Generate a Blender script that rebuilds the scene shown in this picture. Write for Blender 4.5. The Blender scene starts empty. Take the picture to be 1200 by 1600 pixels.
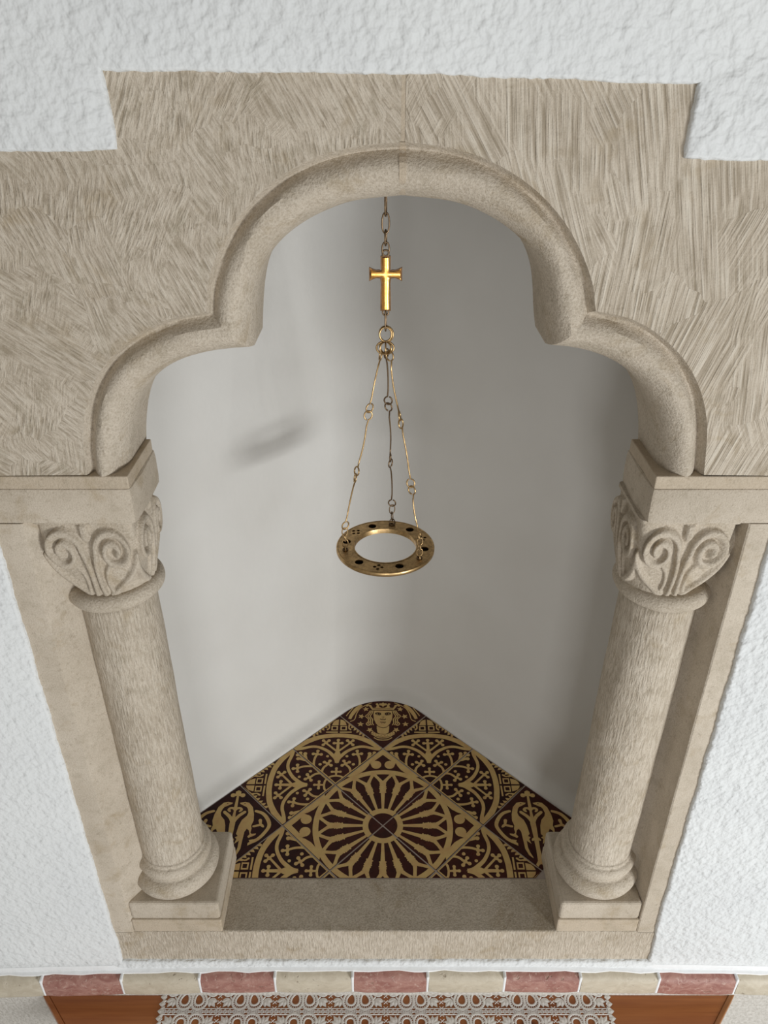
import bpy, bmesh, math, random
import numpy as np
from mathutils import Vector, Matrix
from mathutils.geometry import delaunay_2d_cdt
random.seed(7)
S = bpy.context.scene
C = S.collection
R = math.radians

# ------------------------------------------------------------------ camera
FPX, TH, DC, HC = 1202.0, R(30), 0.845, 1.385      # focal length in pixels, pitch, distance to the wall face, height over the niche floor
cam_d = bpy.data.cameras.new('camera'); cam = bpy.data.objects.new('camera', cam_d); C.objects.link(cam)
cam.location = (0, -DC, HC); cam.rotation_euler = (R(90) - TH, 0, 0)
cam_d.sensor_fit = 'VERTICAL'; cam_d.sensor_height = 36; cam_d.lens = 36 * FPX / 1600
cam_d.clip_start = 0.02
S.camera = cam
S.view_settings.view_transform = 'Standard'; S.view_settings.look = 'None'
S.view_settings.gamma = 1; S.view_settings.use_curve_mapping = False
S.view_settings.exposure = -0.1

# ------------------------------------------------------------------ light
W = bpy.data.worlds.new('room_light'); S.world = W; W.use_nodes = True
W.node_tree.nodes['Background'].inputs[0].default_value = (1.0, 0.955, 0.88, 1)
W.node_tree.nodes['Background'].inputs[1].default_value = 0.27

def area(name, loc, target, sx, sy, power, col):
    d = bpy.data.lights.new(name, 'AREA'); d.shape = 'RECTANGLE'; d.size = sx; d.size_y = sy
    d.energy = power; d.color = col
    o = bpy.data.objects.new(name, d); C.objects.link(o); o.location = loc
    o.rotation_euler = (Vector(target) - Vector(loc)).to_track_quat('-Z', 'Y').to_euler()
    return o
area('window_light', (1.80, -2.15, 0.20), (0, 0, 0.6), 0.7, 0.45, 58, (0.96, 0.985, 1.0))
area('front_window_light', (0.05, -3.3, 0.25), (0, 0, 0.6), 0.8, 0.8, 24, (0.98, 0.985, 1.0))

# ------------------------------------------------------------------ helpers
def P(px, py, y=0.0):                      # a point of the photograph on the vertical plane at depth y
    d = DC + y; h = d * math.tan(TH + math.atan((py - 800) / FPX))
    return ((px - 600) * (d * math.cos(TH) + h * math.sin(TH)) / FPX, HC - h)
def ZP(py, y=0.0): return P(600, py, y)[1]

def empty(name, loc=(0, 0, 0)):
    o = bpy.data.objects.new(name, None); C.objects.link(o); o.location = loc; o.empty_display_size = .05
    return o
def tag(o, label=None, cat=None, group=None, kind=None):
    for k, v in (('label', label), ('category', cat), ('group', group), ('kind', kind)):
        if v: o[k] = v
    return o
def wloc(o):
    v = Vector((0, 0, 0))
    while o: v = v + o.location; o = o.parent
    return v
def mesh(name, vs, fs, mats, smooth=False, idx=None):
    m = bpy.data.meshes.new(name); m.from_pydata([tuple(v) for v in vs], [], fs)
    for t in (mats if isinstance(mats, (list, tuple)) else [mats]): m.materials.append(t)
    if idx: m.polygons.foreach_set('material_index', idx)
    if smooth: m.polygons.foreach_set('use_smooth', [True] * len(m.polygons))
    m.update(); return m
def obj(name, vs, fs, mats, parent=None, smooth=False, idx=None, fix=True):
    """vertices are given in world space and moved into the parent's frame"""
    off = wloc(parent) if parent else Vector((0, 0, 0))
    m = mesh(name, [Vector(v) - off for v in vs], fs, mats, smooth, idx)
    if fix:
        bm = bmesh.new(); bm.from_mesh(m); bmesh.ops.recalc_face_normals(bm, faces=bm.faces); bm.to_mesh(m); bm.free()
    o = bpy.data.objects.new(name, m); C.objects.link(o)
    if parent: o.parent = parent
    return o
def auto_smooth(o, ang=40):
    m = o.data
    bm = bmesh.new(); bm.from_mesh(m)
    for f in bm.faces: f.smooth = True
    for e in bm.edges:
        if len(e.link_faces) == 2 and e.calc_face_angle(0) > R(ang): e.smooth = False
    bm.to_mesh(m); bm.free()
def bevel(o, w=.003, n=2):
    b = o.modifiers.new('bevel', 'BEVEL'); b.width = w; b.segments = n; b.limit_method = 'ANGLE'; b.angle_limit = R(35)
    return o

class MB:
    def __init__(s): s.v = []; s.f = []; s.i = []
    def add(s, vs, fs, mi=0):
        n = len(s.v); s.v += [tuple(v) for v in vs]; s.f += [tuple(a + n for a in f) for f in fs]; s.i += [mi] * len(fs)
    def box(s, x0, x1, y0, y1, z0, z1, mi=0):
        s.add([(x, y, z) for z in (z0, z1) for y in (y0, y1) for x in (x0, x1)],
              [(0, 2, 3, 1), (4, 5, 7, 6), (0, 1, 5, 4), (2, 6, 7, 3), (0, 4, 6, 2), (1, 3, 7, 5)], mi)
    def tube(s, pts, r, n=8, closed=False, mi=0, rs=None):
        pts = [Vector(p) for p in pts]; N = len(pts); rings = []
        up = None
        for k in range(N):
            if closed: t = pts[(k + 1) % N] - pts[k - 1]
            else: t = pts[min(k + 1, N - 1)] - pts[max(k - 1, 0)]
            t.normalize()
            if up is None:
                a = Vector((0, 0, 1)) if abs(t.z) < .9 else Vector((1, 0, 0)); up = (a - t * a.dot(t)).normalized()
            else:
                up = up - t * up.dot(t); up.normalize()
            b = t.cross(up); rr = rs[k] if rs else r
            rings.append([pts[k] + (up * math.cos(q) + b * math.sin(q)) * rr for q in [2 * math.pi * j / n for j in range(n)]])
        vs = [v for q in rings for v in q]; fs = []
        for k in range(N if closed else N - 1):
            a, b = k * n, ((k + 1) % N) * n
            for j in range(n): fs.append((a + j, a + (j + 1) % n, b + (j + 1) % n, b + j))
        if not closed: fs += [tuple(range(n))[::-1], tuple(range((N - 1) * n, N * n))]
        s.add(vs, fs, mi)
    def obj(s, name, mats, parent=None, smooth=False, fix=True): return obj(name, s.v, s.f, mats, parent, smooth, s.i, fix)

def spline(pts, n):
    """Catmull-Rom through the points, resampled to n+1 points even in length"""
    p = [Vector(q) for q in pts]; p = [p[0] * 2 - p[1]] + p + [p[-1] * 2 - p[-2]]; out = []
    for k in range(1, len(p) - 2):
        for j in range(16):
            t = j / 16
            out.append(.5 * ((2 * p[k]) + (p[k + 1] - p[k - 1]) * t + (2 * p[k - 1] - 5 * p[k] + 4 * p[k + 1] - p[k + 2]) * t * t + (3 * p[k] - p[k - 1] - 3 * p[k + 1] + p[k + 2]) * t ** 3))
    out.append(p[-2]); L = [0]
    for a, b in zip(out, out[1:]): L.append(L[-1] + (b - a).length)
    res = []; k = 0
    for j in range(n + 1):
        d = L[-1] * j / n
        while k < len(L) - 2 and L[k + 1] < d: k += 1
        t = (d - L[k]) / max(L[k + 1] - L[k], 1e-9); res.append(out[k].lerp(out[k + 1], min(max(t, 0), 1)))
    return res
def inside(p, poly):
    c = False; n = len(poly)
    for i in range(n):
        x1, y1 = poly[i][0], poly[i][1]; x2, y2 = poly[i - 1][0], poly[i - 1][1]
        if (y1 > p[1]) != (y2 > p[1]) and p[0] < (x2 - x1) * (p[1] - y1) / (y2 - y1) + x1: c = not c
    return c
def fill2d(loops):
    """triangulate the first loop minus the others: (points, faces)"""
    vs = []; es = []
    for lp in loops:
        n = len(vs); vs += [Vector((p[0], p[1])) for p in lp]; es += [(n + i, n + (i + 1) % len(lp)) for i in range(len(lp))]
    v, e, f, *_ = delaunay_2d_cdt(vs, es, [], 0, 1e-7)
    out = []
    for t in f:
        c = sum((v[i] for i in t), Vector((0, 0))) / len(t)
        if inside(c, loops[0]) and not any(inside(c, l) for l in loops[1:]): out.append(tuple(t))
    return v, out

# ------------------------------------------------------------------ materials
class NT:
    def __init__(s, name, col=(.5, .5, .5), rough=.8, metal=0, spec=.5):
        s.m = bpy.data.materials.new(name); s.m.use_nodes = True; s.t = s.m.node_tree; s.b = s.t.nodes['Principled BSDF']
        s.b.inputs['Base Color'].default_value = (*col, 1); s.b.inputs['Roughness'].default_value = rough
        s.b.inputs['Metallic'].default_value = metal; s.b.inputs['Specular IOR Level'].default_value = spec
        s.tc = s.t.nodes.new('ShaderNodeTexCoord')
    def n(s, kind, **kw):
        q = s.t.nodes.new(kind)
        for k, v in kw.items():
            if k.startswith('_'): setattr(q, k[1:], v)
            else: s.set(q.inputs[k.replace('__', ' ')], v)
        return q
    def set(s, sock, v):
        if isinstance(v, bpy.types.NodeSocket): s.t.links.new(v, sock)
        else: sock.default_value = v
    def map(s, scale, vec=None, loc=(0, 0, 0)):
        q = s.n('ShaderNodeMapping', Scale=scale, Location=loc); s.set(q.inputs['Vector'], vec or s.tc.outputs['Object']); return q.outputs[0]
    def noise(s, scale, vec=None, detail=3, rough=.5, dist=0):
        q = s.n('ShaderNodeTexNoise', Scale=scale, Detail=detail, Roughness=rough, Distortion=dist)
        s.set(q.inputs['Vector'], vec or s.tc.outputs['Object']); return q.outputs['Fac']
    def ramp(s, fac, stops):
        q = s.t.nodes.new('ShaderNodeValToRGB'); s.set(q.inputs[0], fac); e = q.color_ramp.elements
        while len(e) < len(stops): e.new(.5)
        for k, (p, c) in enumerate(stops): e[k].position = p; e[k].color = (*c, 1) if len(c) == 3 else c
        return q.outputs[0]
    def mix(s, f, a, b, mode='MIX'):
        q = s.t.nodes.new('ShaderNodeMix'); q.data_type = 'RGBA'; q.blend_type = mode
        s.set(q.inputs[0], f); s.set(q.inputs[6], (*a, 1) if isinstance(a, tuple) else a); s.set(q.inputs[7], (*b, 1) if isinstance(b, tuple) else b)
        return q.outputs[2]
    def math(s, op, a, b=0.0):
        q = s.t.nodes.new('ShaderNodeMath'); q.operation = op; s.set(q.inputs[0], a); s.set(q.inputs[1], b); return q.outputs[0]
    def bump(s, h, strength=.5, dist=.002, prev=None):
        q = s.n('ShaderNodeBump', Strength=strength, Distance=dist, Height=h)
        if prev is not None: s.set(q.inputs['Normal'], prev)
        return q.outputs[0]
    def fin(s, col=None, normal=None, rough=None):
        if col is not None: s.set(s.b.inputs['Base Color'], col)
        if normal is not None: s.set(s.b.inputs['Normal'], normal)
        if rough is not None: s.set(s.b.inputs['Roughness'], rough)
        return s.m
BW = lambda a: (a, a, a)

STONE_A, STONE_B = (.62, .545, .445), (.49, .42, .33)
def stone(name, kind, a=STONE_A, b=STONE_B):
    """kind: comb = long chisel strokes in changing directions, short = finer broken strokes, pick = pitted, drag = upright strokes"""
    t = NT(name, rough=.92, spec=.2)
    big = t.noise(7, detail=4, rough=.6)
    grain = t.noise(520, detail=2, rough=.7)
    speck = t.noise(95, detail=4, rough=.75)
    col = t.mix(t.ramp(big, [(.32, BW(0)), (.68, BW(1))]), a, b)
    col = t.mix(t.ramp(speck, [(.57, BW(0)), (.70, BW(.75 if kind == 'short' else .5))]), col, (.27, .215, .15))
    col = t.mix(t.ramp(t.noise(34, detail=5, rough=.75), [(.50, BW(0)), (.66, BW(.65 if kind == 'short' else .35))]), col, (.335, .285, .205))
    col = t.mix(t.ramp(grain, [(.30, BW(.1 if name == 'stone_mortar' else .3)), (.48, BW(0))]), col, (.26, .21, .15))
    col = t.mix(t.ramp(grain, [(.56, BW(0)), (.72, BW(.1 if name == 'stone_mortar' else .22))]), col, (.72, .66, .57))
    patch = t.noise(16, detail=3, rough=.7, dist=.6)
    col = t.mix(t.ramp(patch, [(.55, BW(0)), (.74, BW(.6))]), col, (.36, .275, .165))
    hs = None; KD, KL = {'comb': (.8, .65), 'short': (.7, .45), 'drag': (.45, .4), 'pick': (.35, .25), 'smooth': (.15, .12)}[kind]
    if kind in ('comb', 'short'):
        long_ = kind == 'comb'
        warp = t.n('ShaderNodeTexNoise', Scale=9.0, Detail=3.0)
        t.set(warp.inputs['Vector'], t.tc.outputs['Object'])
        def layer(off, sc, stretch, nsc):
            wv = t.n('ShaderNodeVectorMath', _operation='MULTIPLY_ADD')
            t.set(wv.inputs[0], warp.outputs['Color']); wv.inputs[1].default_value = (.09, .09, .09); t.set(wv.inputs[2], t.map((1, 1, 1), loc=off))
            vo = t.n('ShaderNodeTexVoronoi', Scale=sc, Randomness=1.0); t.set(vo.inputs['Vector'], wv.outputs[0])
            sep = t.n('ShaderNodeSeparateColor'); t.set(sep.inputs[0], vo.outputs['Color'])
            x = t.math('MULTIPLY', t.math('SUBTRACT', sep.outputs[0], .5), 2.0)
            x3 = t.math('MULTIPLY', t.math('MULTIPLY', x, x), x)
            ang = t.math('ADD', t.math('MULTIPLY', x3, .62 if long_ else .7), t.math('MULTIPLY', x, .13 if long_ else .3))
            rot = t.n('ShaderNodeVectorRotate'); rot.rotation_type = 'Y_AXIS'; t.set(rot.inputs['Vector'], t.map((1, 1, 1), loc=off)); t.set(rot.inputs['Center'], vo.outputs['Position']); t.set(rot.inputs['Angle'], ang)
            return t.noise(nsc, t.map((1, 1, stretch), rot.outputs[0]), detail=2.5, rough=.6)
        h1 = layer((0, 0, 0), 4.6 if long_ else 9.0, .03 if long_ else .11, 300 if long_ else 300)
        h2 = layer((3.3, 1.0, 2.1), 6.5 if long_ else 13.0, .04 if long_ else .15, 280 if long_ else 330)
        hs = t.mix(t.ramp(t.noise(13, detail=3), [(.45, BW(0)), (.58, BW(1))]), h1, h2)
        amp = .0045 if long_ else .0030
    elif kind == 'drag':
        hs = t.noise(330, t.map((1, 1, .15)), detail=3, rough=.65, dist=.3); amp = .003
    elif kind == 'pick':
        hs = t.noise(330, detail=3, rough=.65); amp = .0016
    elif kind == 'smooth':
        hs = t.noise(420, t.map((1, 1, .7)), detail=3, rough=.7); amp = .0009
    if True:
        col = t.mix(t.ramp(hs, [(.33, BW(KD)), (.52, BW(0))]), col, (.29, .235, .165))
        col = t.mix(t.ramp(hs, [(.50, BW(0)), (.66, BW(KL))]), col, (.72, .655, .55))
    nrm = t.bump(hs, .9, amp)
    nrm = t.bump(grain, .6, .0007, nrm)
    return t.fin(col, nrm)
M = {}
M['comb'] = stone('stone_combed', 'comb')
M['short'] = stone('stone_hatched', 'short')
M['pick'] = stone('stone_picked', 'pick')
M['drag'] = stone('stone_dragged', 'drag')
M['plain'] = stone('stone_smooth', 'smooth')
M['mortar'] = stone('stone_mortar', 'smooth', (.56, .47, .36), (.51, .425, .32))

t = NT('plaster_rough', rough=.95, spec=.2)
n1 = t.noise(88, detail=1.5, rough=.45); n2 = t.noise(210, detail=1, rough=.5)
M['plaster'] = t.fin(t.mix(t.ramp(t.noise(5), [(.3, BW(0)), (.7, BW(1))]), (.76, .775, .77), (.71, .725, .725)),
                     t.bump(n2, .5, .0020, t.bump(n1, .8, .0058)))
t = NT('plaster_greige', rough=.95, spec=.2)
M['dado'] = t.fin(t.mix(t.ramp(t.noise(150, detail=3), [(.35, BW(0)), (.65, BW(1))]), (.50, .47, .42), (.62, .59, .54)), t.bump(t.noise(170, detail=2), .8, .004))
t = NT('plaster_smooth', rough=.9, spec=.2)
M['lime'] = t.fin(t.mix(t.ramp(t.noise(3), [(.35, BW(0)), (.7, BW(1))]), (.72, .705, .67), (.655, .635, .595)),
                  t.bump(t.noise(9, t.map((1, 1, .7)), detail=5, rough=.55), .35, .012))
t = NT('white_filler', (.84, .85, .85), .8, spec=.3)
M['filler'] = t.fin(None, t.bump(t.noise(70), .4, .003))

def oi_var(t):
    return t.t.nodes.new('ShaderNodeObjectInfo').outputs['Random']
t = NT('tile_glaze', rough=.28, spec=.10)
M['glaze'] = t.fin(t.mix(t.ramp(t.noise(45, detail=3), [(.35, BW(0)), (.65, BW(1))]),
                         t.mix(oi_var(t), (.035, .010, .009), (.075, .020, .013)), t.mix(oi_var(t), (.022, .009, .009), (.05, .016, .012))),
                   t.bump(t.noise(160), .12, .0006), t.ramp(t.noise(60), [(.3, BW(.25)), (.7, BW(.42))]))
t = NT('tile_slip', rough=.3, spec=.12)
M['slip'] = t.fin(t.mix(t.ramp(t.noise(55, detail=3), [(.4, BW(0)), (.68, BW(.8))]), (.62, .44, .18), (.56, .345, .15)),
                  t.bump(t.noise(160), .12, .0006))
M['grout'] = NT('tile_grout', (.40, .34, .30), .9).fin()

def brass(name, col, rough, dirt=.5):
    t = NT(name, rough=rough, metal=1)
    n = t.noise(140, detail=4, rough=.7)
    return t.fin(t.mix(t.ramp(n, [(.4, BW(0)), (.72, BW(dirt))]), col, (.10, .065, .035)), None, t.ramp(n, [(.3, BW(rough)), (.8, BW(min(rough + .25, 1)))]))
M['gold'] = brass('polished_gold_brass', (1.0, .50, .13), .2, .15)
M['brass'] = brass('worn_brass', (.62, .42, .20), .30, .6)
M['bronze'] = brass('dark_wire', (.27, .185, .11), .34, .5)
M['dark'] = brass('dark_cross_edge', (.16, .09, .045), .4, .4)
M['black'] = NT('dark_patina', (.035, .022, .014), .5, .6).fin()

def ledge_mat(name, a, b, c, vein):
    t = NT(name, rough=.55, spec=.4)
    n = t.noise(26, t.map((1, 1, 1.6)), detail=6, rough=.7, dist=1.6); n2 = t.noise(120, detail=4, rough=.7, dist=.8)
    col = t.mix(t.ramp(n, [(.36, BW(0)), (.62, BW(1))]), a, b)
    col = t.mix(t.ramp(n2, [(.56, BW(0)), (.66, BW(vein))]), col, c)
    hole = t.ramp(t.noise(75, t.map((1, 1, 1.5)), detail=2), [(.66, BW(1)), (.73, BW(0))])
    return t.fin(t.mix(hole, t.mix(.5, col, (.25, .19, .13)), col), t.bump(hole, .6, .002, t.bump(n2, .3, .001)))
M['pink'] = ledge_mat('pink_marble', (.43, .235, .19), (.29, .125, .10), (.60, .44, .37), .55)
M['beige'] = ledge_mat('beige_limestone', (.60, .535, .42), (.50, .435, .33), (.66, .61, .51), .3)

t = NT('pine_wood', rough=.38, spec=.4)
g = t.noise(26, t.map((.10, 1.6, 1.6)), detail=4, rough=.6, dist=.35)
g2 = t.noise(150, t.map((.03, 1, 1)), detail=3)
col = t.mix(t.ramp(g, [(.30, BW(0)), (.70, BW(1))]), (.52, .20, .062), (.33, .105, .032))
col = t.mix(t.ramp(g2, [(.45, BW(0)), (.8, BW(.6))]), col, (.27, .08, .027))
kn = t.n('ShaderNodeTexVoronoi', Scale=4.3); t.set(kn.inputs['Vector'], t.map((1, 2.3, .2), loc=(.17, .03, 0)))
col = t.mix(t.ramp(kn.outputs['Distance'], [(.045, BW(1)), (.09, BW(0))]), col, (.08, .025, .012))
M['wood'] = t.fin(col, t.bump(g2, .15, .0006))
t = NT('pine_edge', rough=.4)
g = t.noise(40, t.map((.3, .3, 1)), detail=3)
M['woodedge'] = t.fin(t.mix(g, (.42, .19, .06), (.30, .11, .035)))
t = NT('lace_cotton', rough=.9, spec=.15)
M['lace'] = t.fin(t.mix(t.noise(900, detail=2), (.90, .88, .84), (.80, .77, .72)), t.bump(t.noise(1500), .6, .0006))

# ------------------------------------------------------------------ outlines read off the photograph, on the wall's plane
ZTOP1, ZTOP2 = ZP(106), ZP(232)
JL, JR = -.503, .503                        # outer edges of the stone surround
XA, XB = P(155, 106)[0], P(1097, 124)[0]    # the stepped top block
JT = P(631, 112); ZSP = ZP(744)             # joint in the crown, springing line
DEPTH = .115

O_ll = [(135, 742), (130, 690), (136, 630), (160, 575), (203, 531), (258, 501), (322, 488)]
O_lu = [(322, 488), (325, 440), (345, 385), (381, 328), (432, 280), (492, 246), (560, 228), (629, 222)]
I_ll = [(205, 742), (204, 695), (209, 650), (222, 615), (250, 582), (285, 561), (325, 549), (365, 543), (397, 541)]
I_lu = [(397, 541), (398, 500), (401, 460), (408, 425), (421, 398), (444, 371), (474, 348), (510, 329), (555, 314), (629, 306)]
O_ru = [(629, 222), (700, 230), (765, 251), (826, 288), (873, 335), (905, 387), (925, 440), (931, 486)]
O_rl = [(931, 486), (985, 498), (1032, 525), (1072, 566), (1096, 615), (1105, 670), (1100, 742)]
I_ru = [(629, 306), (700, 314), (745, 328), (785, 350), (815, 375), (834, 402), (845, 435), (849, 470), (850, 505), (853, 538)]
I_rl = [(853, 538), (885, 541), (920, 548), (955, 562), (985, 583), (1008, 615), (1020, 650), (1024, 695), (1022, 742)]
def OP(l, n): return spline([P(x, y, 0) for x, y in l], n)
def IP(l, n): return spline([P(x, y, .04) for x, y in l], n)

PROF = [(0, 0), (.05, .006), (.09, .0125), (.13, .0145), (.18, .0125), (.25, .0065), (.34, .0015), (.44, 0), (.55, .0005), (.66, .004),
        (.76, .0095), (.85, .017), (.92, .026), (.97, .035), (1, .045), (1, .06), (1, .085), (1, DEPTH)]
def moulding(mb, segs, mi):
    """sweep the roll moulding between the outer and inner outlines of each lobe"""
    for Ol, Il, n in segs:
        Os, Is = OP(Ol, n), IP(Il, n); vs = []; fs = []; m = len(PROF)
        for o, i in zip(Os, Is):
            for k, (a, b) in enumerate(PROF):
                p = o.lerp(i, a); w = .0006 * math.sin(o.x * 61 + k) + .0005 * math.sin(i.y * 97 + 2 * k)
                vs.append((p.x, b + (w if 0 < k < m - 1 else 0), p.y))
        for q in range(n):
            for k in range(m - 1): fs.append((q * m + k, q * m + k + 1, (q + 1) * m + k + 1, (q + 1) * m + k))
        mb.add(vs, fs, mi)

# ------------------------------------------------------------------ the wall the niche is set into
hole = []
def edge_pts(a, b, step=.006, amp=.0009):
    a, b = Vector(a), Vector(b); n = max(1, int((b - a).length / step)); out = []
    d = (b - a).normalized(); nn = Vector((-d.y, d.x))
    for k in range(n):
        p = a.lerp(b, k / n); out.append(tuple(p + nn * (random.uniform(-amp, amp) * .8 + .0006 * math.sin(k * .31 + a.x * 9)) * (0 if k == 0 else 1)))
    return out
ZS0, ZS1 = ZP(1500), ZP(1461)               # sill: lower and upper edge
SL, SR = P(190, 1500)[0], P(1017, 1492)[0]
corners = [(SL, ZS0), (SL, ZS1 + .004), (JL, ZS1 + .03), (JL, ZTOP2 - .0), (P(178, 228)[0], ZP(228)), (XA, ZTOP1 + .0015),
           (P(640, 108)[0], ZP(108)), (XB, ZP(125)), (P(1073, 243)[0], ZP(242)), (JR, ZP(246)), (JR, ZS1 + .03), (SR, ZS1 + .004), (SR, ZS0)]
for a, b in zip(corners, corners[1:] + corners[:1]): hole += edge_pts(a, b)
PY = -.007
ZD = HC - 1.50
outer = [(-1.7, ZD), (-1.7, 2.1), (1.7, 2.1), (1.7, ZD)]
v2, f2 = fill2d([outer, hole])
mb = MB(); nv = len(v2)
mb.add([(p.x, PY, p.y) for p in v2], f2)
hn = len(hole); cx = .0; cz = .75; ring = []
for k, p in enumerate(hole):
    a, b = Vector(hole[k - 1]), Vector(hole[(k + 1) % hn]); d = (b - a).normalized(); nn = Vector((d.y, -d.x))
    ring.append(nn)
prof = [(0, PY), (.0025, PY + .0012), (.004, PY + .004), (.0042, .02)]
s_ = 1 if inside(Vector(hole[5]) + ring[5] * .002, hole) else -1
vs = []; fs = []
for k, p in enumerate(hole):
    for (o_, y) in prof: q = Vector(p) + ring[k] * s_ * o_; vs.append((q.x, y, q.y))
for k in range(hn):
    for j in range(3): a = k * 4 + j; b = ((k + 1) % hn) * 4 + j; fs.append((a, a + 1, b + 1, b))
mb.add(vs, fs)
w = mb.obj('wall_front', M['plaster']); tag(w, kind='structure')
bm = bmesh.new(); bm.from_mesh(w.data); bmesh.ops.remove_doubles(bm, verts=bm.verts, dist=1e-5)
bmesh.ops.recalc_face_normals(bm, faces=bm.faces); bm.to_mesh(w.data); bm.free()
auto_smooth(w, 80)

mb = MB(); mb.box(-1.7, 1.7, PY, .02, -1.6, ZD); tag(mb.obj('wall_dado', M['dado']), kind='structure')

# ------------------------------------------------------------------ inside of the niche: two plastered walls meeting at 90 degrees in a rounded corner
CX, CY, SS = -.0025, .2302, .15             # centre of the rosette, side of a tile
APY = CY + 4 * SS * math.sqrt(.5) + .0        # sharp corner of the floor
def plan(off, n=18):
    """floor outline moved outwards by off"""
    r = .135 + off * .7; a = APY + off * math.sqrt(2)
    cy = a - r * math.sqrt(2); pts = []
    x_out = .60
    for k in range(13): x = -x_out + (x_out - r * math.sqrt(.5)) * k / 13; pts.append((CX + x, a + x))
    for k in range(n + 1): q = R(135 - 90 * k / n); pts.append((CX + r * math.cos(q), cy + r * math.sin(q)))
    for k in range(1, 14): x = r * math.sqrt(.5) + (x_out - r * math.sqrt(.5)) * k / 13; pts.append((CX + x, a - x))
    return pts
cove = [(0, -.02), (0, 0), (.0008, .0035), (.004, .007), (.010, .011), (.018, .0165), (.024, .023), (.0275, .031), (.0295, .042), (.031, .06)]
for z in (.09, .12, .2, .3, .45, .6, .8, 1.0, 1.2, 1.4, 1.62): cove.append((.033 + .004 * math.sin(z * 5), z))
vs = []; fs = []
for off, z in cove: pl = plan(off); vs += [(x, y, z) for x, y in pl]
n = len(plan(0))
for j in range(len(cove) - 1):
    for k in range(n - 1): fs.append((j * n + k, j * n + k + 1, (j + 1) * n + k + 1, (j + 1) * n + k))
w = obj('wall_back', vs, fs, M['lime'], smooth=True); tag(w, kind='structure')
mb = MB()
mb.box(-.66, -.57, .004, .16, -.06, 1.62); mb.box(.565, .65, .004, .16, -.06, 1.62)
w = mb.obj('wall_side', M['lime']); tag(w, kind='structure')
mb = MB(); mb.box(-.66, .66, .012, .78, 1.60, 1.64); w = mb.obj('ceiling', M['lime']); tag(w, kind='structure')
# inner face of the wall above the arch, seen from inside only
mb = MB(); mb.box(-.66, .66, DEPTH + .002, DEPTH + .014, 1.30, 1.60); tag(mb.obj('wall_inner', M['lime']), kind='structure')

# ------------------------------------------------------------------ stone surround
sur = empty('stone_niche_surround', (0, 0, -.09))
tag(sur, 'carved beige limestone trefoil arch surround framing the wall niche', 'niche surround')
def face_block(name, outline, segs, mat, label):
    mb = MB(); v, f = fill2d([outline]); mb.add([(p.x, 0, p.y) for p in v], f, 0)
    n = len(outline)
    # back and the outer sides only: the arch side is closed by the moulding
    vs = [(p[0], y, p[1]) for y in (0, DEPTH) for p in outline]
    mb.add(vs, [(k, (k + 1) % n, n + (k + 1) % n, n + k) for k in range(n) if k < side_n], 0)
    mb.add([(p.x, DEPTH, p.y) for p in v], f, 0)
    moulding(mb, segs, 1)
    o = mb.obj(name, [mat, M['pick']], sur, fix=False); auto_smooth(o, 38); tag(o, label); return o
G = .0022
la = [(JT[0] - G, JT[1]), (XA, ZTOP1 + .002), P(178, 232), (JL, ZP(232)), (JL, ZSP)]
side_n = len(la)
left_outline = la + [tuple(p) for p in OP(O_ll, 30)] + [tuple(p) for p in OP(O_lu, 44)][1:]
left_outline[-1] = (JT[0] - G, left_outline[-1][1])
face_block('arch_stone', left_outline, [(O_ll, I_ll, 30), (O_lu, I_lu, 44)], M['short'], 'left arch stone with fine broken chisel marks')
ra = [(JR, ZSP), (JR, ZP(246)), P(1073, 246), (XB, ZP(122)), (JT[0] + G, JT[1])]
side_n = len(ra)
right_outline = ra + [tuple(p) for p in OP(O_ru, 44)] + [tuple(p) for p in OP(O_rl, 30)][1:]
right_outline[len(ra)] = (JT[0] + G, right_outline[len(ra)][1])
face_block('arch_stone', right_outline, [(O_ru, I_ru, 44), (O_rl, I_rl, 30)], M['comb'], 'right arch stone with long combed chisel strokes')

# joint in the crown: a thin tan mortar fin
mb = MB(); zc = OP(O_lu, 4)[-1].y; zi = IP(I_lu, 4)[-1].y
prf = [(JT[1], 0.0005), (zc, 0.0005)]
pts = []
o_, i_ = Vector((JT[0], zc)), Vector((JT[0], zi))
for a, b in PROF: pts.append((o_.lerp(i_, a).y, b - .0006))
line = prf + pts
vs = []
for z, y in line: vs += [(JT[0] - .0035, y, z), (JT[0] + .0035, y, z), (JT[0] - .0035, min(y + .05, DEPTH), z + .004), (JT[0] + .0035, min(y + .05, DEPTH), z + .004)]
fs = []
for k in range(len(line) - 1): a = 4 * k; fs += [(a, a + 1, a + 5, a + 4), (a, a + 4, a + 6, a + 2), (a + 1, a + 3, a + 7, a + 5)]
mb.add(vs, fs); o = mb.obj('mortar_joint', M['mortar'], sur); tag(o, 'tan vertical joint in the crown of the arch')

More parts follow.
